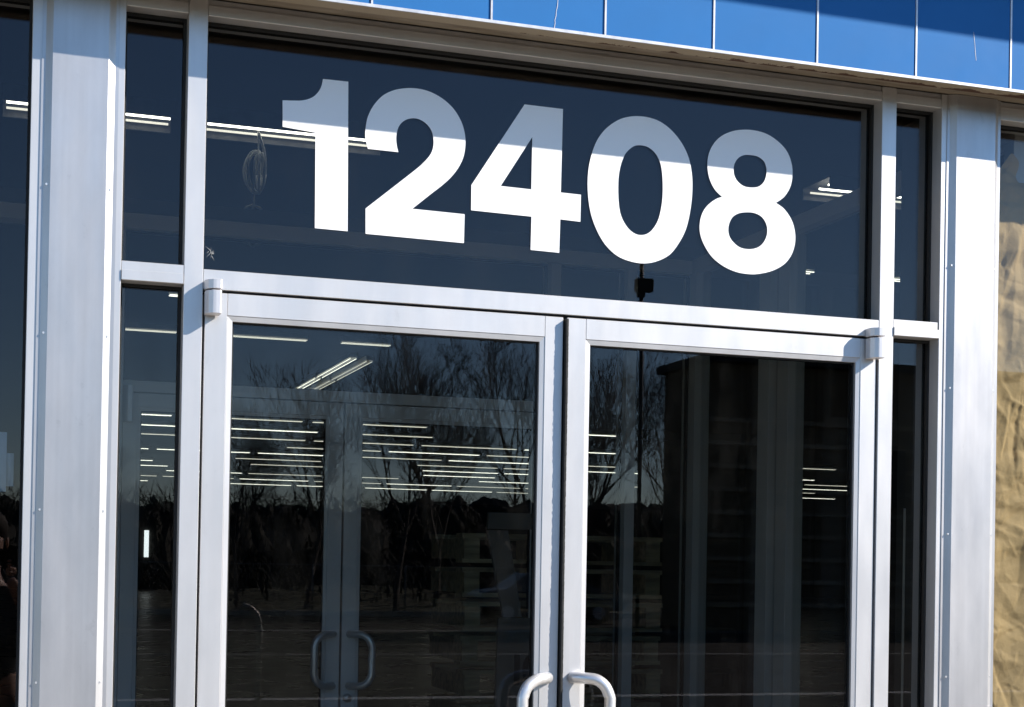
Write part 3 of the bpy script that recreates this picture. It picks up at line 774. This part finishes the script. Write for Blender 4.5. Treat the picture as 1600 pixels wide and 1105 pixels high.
# ------------------------------------------------------------------ vestibule: inner storefront
AIN=principled('inner_door_aluminium',(.68,.69,.70),rough=.5,metal=.1,var=.05,scale=3)
YI=2.4; CXI=-.0625
inn=empty('inner_storefront',(0,YI,0),'inner grey storefront frame behind the vestibule, seen through the entrance glass','storefront')
box('mullion',CXI-.918,CXI-.873,YI,YI+.11,0,2.77,AIN,inn,bevel=.001)
box('mullion',CXI+.873,CXI+.918,YI,YI+.11,0,2.77,AIN,inn,bevel=.001)
box('transom_bar',CXI-.872,CXI+.872,YI,YI+.11,2.1385,2.182,AIN,inn,bevel=.001)
box('head_member',-2.3,1.52,YI,YI+.11,2.772,2.83,AIN,inn,bevel=.001)
box('head_trim',-2.3,1.52,YI+.02,YI+.09,2.8305,2.89,WALLD,inn)
for a,b in ((CXI+.96,1.20),(-1.35,CXI-.96)): pass
box('mullion',1.16,1.205,YI,YI+.11,0,2.77,AIN,inn,bevel=.001)
box('mullion',-1.30,-1.255,YI,YI+.11,0,2.77,AIN,inn,bevel=.001)
box('mullion',1.47,1.52,YI,YI+.11,0,2.77,AIN,inn,bevel=.001)
pane(inn,CXI-.872,CXI+.872,2.182,2.772,gy=YI+.055,mat=GLASSIN)
pane(inn,CXI+.918,1.16,.1,2.772,gy=YI+.055,mat=GLASSIN)
pane(inn,1.205,1.47,.1,2.772,gy=YI+.055,mat=GLASSIN)
pane(inn,-1.255,CXI-.918,.1,2.772,gy=YI+.055,mat=GLASSIN)
door('inner_door','left leaf of the inner grey doors with a bow handle, seen through the glass',CXI-.871,CXI-.004,.055,.058,'R',y=YI+.005,mat=AIN,inner=True,glass=GLASSIN,hz=(1.203,.995))
door('inner_door','right leaf of the inner grey doors with a round lock under the handle',CXI+.004,CXI+.871,.058,.055,'L',y=YI+.005,mat=AIN,inner=True,glass=GLASSIN,hz=(1.203,.995))
cap(CXI-.871,CXI-.835,2.02,2.16,.03,'pivot_housing',inn,1).data.transform(Matrix.Translation((0,YI,0)))
# side wall of the vestibule
sw=empty('vestibule_side_screen',(1.45,1.2,0),'glazed side screen of the vestibule with pale uprights, seen through the transom','glazed screen')
for ya,wa in ((.13,.05),(1.50,.085),(1.655,.09),(2.335,.05)):
    box('upright',1.45,1.52,ya,ya+wa,0,2.77,AIN,sw,bevel=.001)
box('head_member',1.452,1.518,.13,2.385,2.772,2.83,AIN,sw,bevel=.001)
box('pane',1.48,1.486,.15,2.35,.1,2.765,GLASSIN,sw)
sw2=empty('added_partition',(3,3,0),'added dark boarded partition hiding far strip lights beyond the vestibule on the right','partition')  # added obstruction, gapped and shortened to set which far strip lights show
DKP=principled('dark_boarding',(.06,.05,.036),rough=.8,var=.3,scale=2,stretch=(1,1,8))
box('panel',1.75,2.62,3.6,3.66,0,2.15,DKP,sw2)
box('panel',3.02,3.32,3.6,3.66,0,2.15,DKP,sw2)
box('top_trim',1.73,2.64,3.58,3.68,2.151,2.2,DKP,sw2)
# pallets leaning and stacked in the vestibule, right side
PW=principled('grimy_pallet_wood',(.5,.40,.26),rough=.85,var=.35,scale=5,stretch=(1,8,8))
ps=empty('pallet_stack',(1.0,3.1,0),'tall stack of wooden pallets behind the right inner door','pallet stack')
for k in range(11):
    z=k*.15
    dx=rs.uniform(-.02,.02)
    box('deck_board',.55+dx,1.5+dx,2.75,2.85,z+.11,z+.13,PW,ps)
    box('deck_board',.55+dx,1.5+dx,3.2,3.3,z+.11,z+.13,PW,ps)
    box('bottom_board',.55+dx,1.5+dx,2.75,2.85,z,z+.018,PW,ps)
    for xx in (.56,.98,1.42):
        box('block',xx+dx,xx+.07+dx,2.752,3.3,z+.0185,z+.1095,PW,ps)
# A-shaped board standing inside the left inner door area
CB=principled('grey_sign_board',(.10,.095,.085),rough=.8,var=.15,scale=4)
ab=empty('sign_board',(.58,1.7,0),'tall grey lettered sign board standing in the vestibule behind the left door','sign board')
def slab(name,poly,y,th,mat,parent):
    n=len(poly); v=[(x,y,z) for x,z in poly]+[(x,y+th,z) for x,z in poly]
    f=[tuple(range(n)),tuple(range(2*n-1,n-1,-1))]+[(i,n+i,n+(i+1)%n,(i+1)%n) for i in range(n)]
    return mesh_obj(name,v,f,mat,parent)
slab('upper_leg',[(.33,1.62),(.41,1.62),(.47,1.30),(.40,1.30)],1.7,.02,CB,ab)
slab('upper_leg',[(.52,1.62),(.58,1.62),(.62,1.30),(.55,1.30)],1.7,.02,CB,ab)
slab('crosspiece',[(.33,1.625),(.58,1.625),(.575,1.685),(.335,1.685)],1.7,.02,CB,ab)
slab('panel',[(.36,.55),(.62,.55),(.65,1.297),(.38,1.297)],1.7,.02,CB,ab)
def text_mesh(s,size,x,y,z,mat,parent,mirror=False,name='letter'):
    cu=bpy.data.curves.new('txt','FONT'); cu.body=s; cu.size=size; cu.extrude=.0005; cu.align_x='CENTER'; cu.resolution_u=4; cu.offset=size*.02
    tmp=bpy.data.objects.new('tmp',cu); col.objects.link(tmp); bpy.context.view_layer.update()
    me=bpy.data.meshes.new_from_object(tmp.evaluated_get(bpy.context.evaluated_depsgraph_get())); bpy.data.objects.remove(tmp)
    if mirror: me.transform(Matrix.Scale(-1,4,(1,0,0)))
    me.transform(Matrix.Rotation(math.pi/2,4,'X')); me.transform(Matrix.Translation((x,y,z)))
    me.materials.clear(); me.materials.append(mat); me.name=name
    o=bpy.data.objects.new(name,me); return link(o,parent)
INK=principled('black_ink',(.008,.008,.008),rough=.8)
text_mesh(':0I',.16,.51,1.697,1.05,INK,ab,True,'letters'); text_mesh('0',.24,.50,1.697,.80,INK,ab,True,'letters')
# lettered poster in the right sidelight
POM=principled('dim_poster_sheet',(.6,.6,.56),rough=.9)
po=empty('poster',(1.3,.25,1.4),'dim lettered poster hanging just behind the lower right sidelight','poster')
box('sheet',1.17,1.44,.25,.2515,1.02,1.68,POM,po)
for s,sz,z,x in (('A',.125,1.575,1.395),('S',.11,1.445,1.39),('VIII',.04,1.352,1.375),('0',.12,1.215,1.385),('2',.065,1.128,1.385),('C',.11,1.46,1.23),('S2',.06,1.13,1.24)):
    text_mesh(s,sz,x,.2485,z,INK,po,False,'letters') if s not in ('S','2','S2','C') else text_mesh(s,sz,x,.2485,z,INK,po,True,'letters')

# ------------------------------------------------------------------ photographer (reflected in the left window)
def skinned(name,pts,edges,mat,parent,sub=2,root=0):
    me=bpy.data.meshes.new(name); me.from_pydata([p[:3] for p in pts],edges,[])
    o=bpy.data.objects.new(name,me); col.objects.link(o)
    sk=o.modifiers.new('skin','SKIN')
    me.skin_vertices.new() if not me.skin_vertices else None
    for i,p in enumerate(pts):
        r=p[3]; me.skin_vertices[0].data[i].radius=(r,p[4] if len(p)>4 else r)
        me.skin_vertices[0].data[i].use_root=(i==root)
    s=o.modifiers.new('sub','SUBSURF'); s.levels=sub; s.render_levels=sub
    bpy.context.view_layer.update()
    m2=bpy.data.meshes.new_from_object(o.evaluated_get(bpy.context.evaluated_depsgraph_get())); bpy.data.objects.remove(o)
    m2.materials.clear(); m2.materials.append(mat); m2.name=name
    for p in m2.polygons: p.use_smooth=True
    o=bpy.data.objects.new(name,m2); return link(o,parent)
SKIN=principled('skin',(.42,.24,.17),rough=.55)
JACK=principled('dark_jacket_cloth',(.03,.03,.035),rough=.9,bump=.3,bscale=30)
TROU=principled('grey_trouser_cloth',(.22,.22,.22),rough=.9,bump=.2,bscale=40)
SHOE=principled('dark_shoe',(.03,.025,.02),rough=.6)
HAIR=principled('dark_hair',(.03,.022,.016),rough=.8)
px_,py_=-1.43,-4.16
pr=empty('person',(px_,py_,-.13),'person in dark jacket and grey trousers holding up a phone, reflected in the left window','person')
Z=-.13
def S(L): return [(px_+a,py_+b,Z+c,*r) for a,b,c,*r in L]
# one continuous body (skin): pelvis up to head, arms to the phone, legs
body=S([(0,0,.95,.14,.11),(0,0,1.15,.13,.10),(0,0,1.35,.16,.11),(0,0,1.47,.10,.08),(0,.01,1.55,.055),(0,.02,1.66,.088,.10),(0,.02,1.76,.075,.085),
 (-.19,0,1.42,.06),(-.27,.05,1.16,.046),(-.10,.30,1.40,.034),(-.045,.355,1.52,.028),
 (.19,0,1.42,.06),(.27,.05,1.16,.046),(.16,.28,1.40,.034),(.105,.35,1.52,.028),
 (-.10,0,.88,.095),(-.11,.02,.48,.062),(-.12,-.01,.09,.042),(-.12,.14,.04,.04),
 (.10,0,.88,.095),(.11,.02,.48,.062),(.12,-.01,.09,.042),(.12,.14,.04,.04)])
ed=[(0,1),(1,2),(2,3),(3,4),(4,5),(5,6),(2,7),(7,8),(8,9),(9,10),(2,11),(11,12),(12,13),(13,14),(0,15),(15,16),(16,17),(17,18),(0,19),(19,20),(20,21),(21,22)]
skinned('body',body,ed,SKIN,pr)
jk=S([(0,0,.93,.175,.135),(0,0,1.15,.155,.125),(0,0,1.35,.185,.13),(0,0,1.47,.11,.09),(-.19,0,1.42,.078),(-.27,.05,1.16,.064),(-.13,.26,1.36,.048),(.19,0,1.42,.078),(.27,.05,1.16,.064),(.19,.24,1.36,.048)])
skinned('jacket',jk,[(0,1),(1,2),(2,3),(2,4),(4,5),(5,6),(2,7),(7,8),(8,9)],JACK,pr)
tr=S([(0,0,.97,.165,.125),(-.10,0,.86,.115),(-.11,.02,.48,.085),(-.12,-.005,.12,.07),(.10,0,.86,.115),(.11,.02,.48,.085),(.12,-.005,.12,.07)])
skinned('trousers',tr,[(0,1),(1,2),(2,3),(0,4),(4,5),(5,6)],TROU,pr)
for s in (-1,1):
    skinned('shoe',S([(s*.12,-.04,.055,.045),(s*.12,.08,.045,.048,.04),(s*.12,.17,.035,.04,.03)]),[(0,1),(1,2)],SHOE,pr)
    # hand: palm and five fingers round the phone edge
    hx=.03+s*.075
    hnd=S([(hx+s*.0,.355,1.53,.026,.018),(hx+s*.004,.365,1.575,.030,.014)])
    skinned('palm',hnd,[(0,1)],SKIN,pr)
    for k in range(4):
        l=(.9,1,.95,.75)[k]
        skinned('finger',S([(hx+s*.004,.372,1.60-k*.018,.0085),(hx-s*.004,.372+.02*l,1.603-k*.018,.008),(hx-s*.02*l,.372+.024*l,1.602-k*.018,.007)]),[(0,1),(1,2)],SKIN,pr,1)
    skinned('finger',S([(hx,.355,1.565,.010),(hx-s*.015,.348,1.59,.009),(hx-s*.032,.350,1.605,.008)]),[(0,1),(1,2)],SKIN,pr,1)
# face
def blob(name,c,r,mat,sc=(1,1,1)):
    bm=bmesh.new(); bmesh.ops.create_uvsphere(bm,u_segments=14,v_segments=10,radius=r)
    me=bpy.data.meshes.new(name); bm.to_mesh(me); bm.free()
    me.transform(Matrix.Diagonal((*sc,1))); me.transform(Matrix.Translation((px_+c[0],py_+c[1],Z+c[2]))); me.materials.append(mat)
    for p in me.polygons: p.use_smooth=True
    return link(bpy.data.objects.new(name,me),pr)
blob('hair',(0,-.005,1.765),.098,HAIR,(1.0,1.1,.92))
blob('nose',(0,.125,1.675),.014,SKIN,(.8,1,1.5))
for s in (-1,1):
    blob('eye',(s*.032,.108,1.705),.012,RUB); blob('ear',(s*.09,.01,1.69),.022,SKIN,(.4,.8,1.3))
blob('mouth',(0,.112,1.635),.02,principled('lip_skin',(.35,.14,.12),rough=.6),(1,.4,.3))
ph=tag(box('phone',-1.452,-1.294,-3.782,-3.774,1.450,1.528,RUB,bevel=.003),'black phone held up sideways in both hands by the person reflected at left','phone')
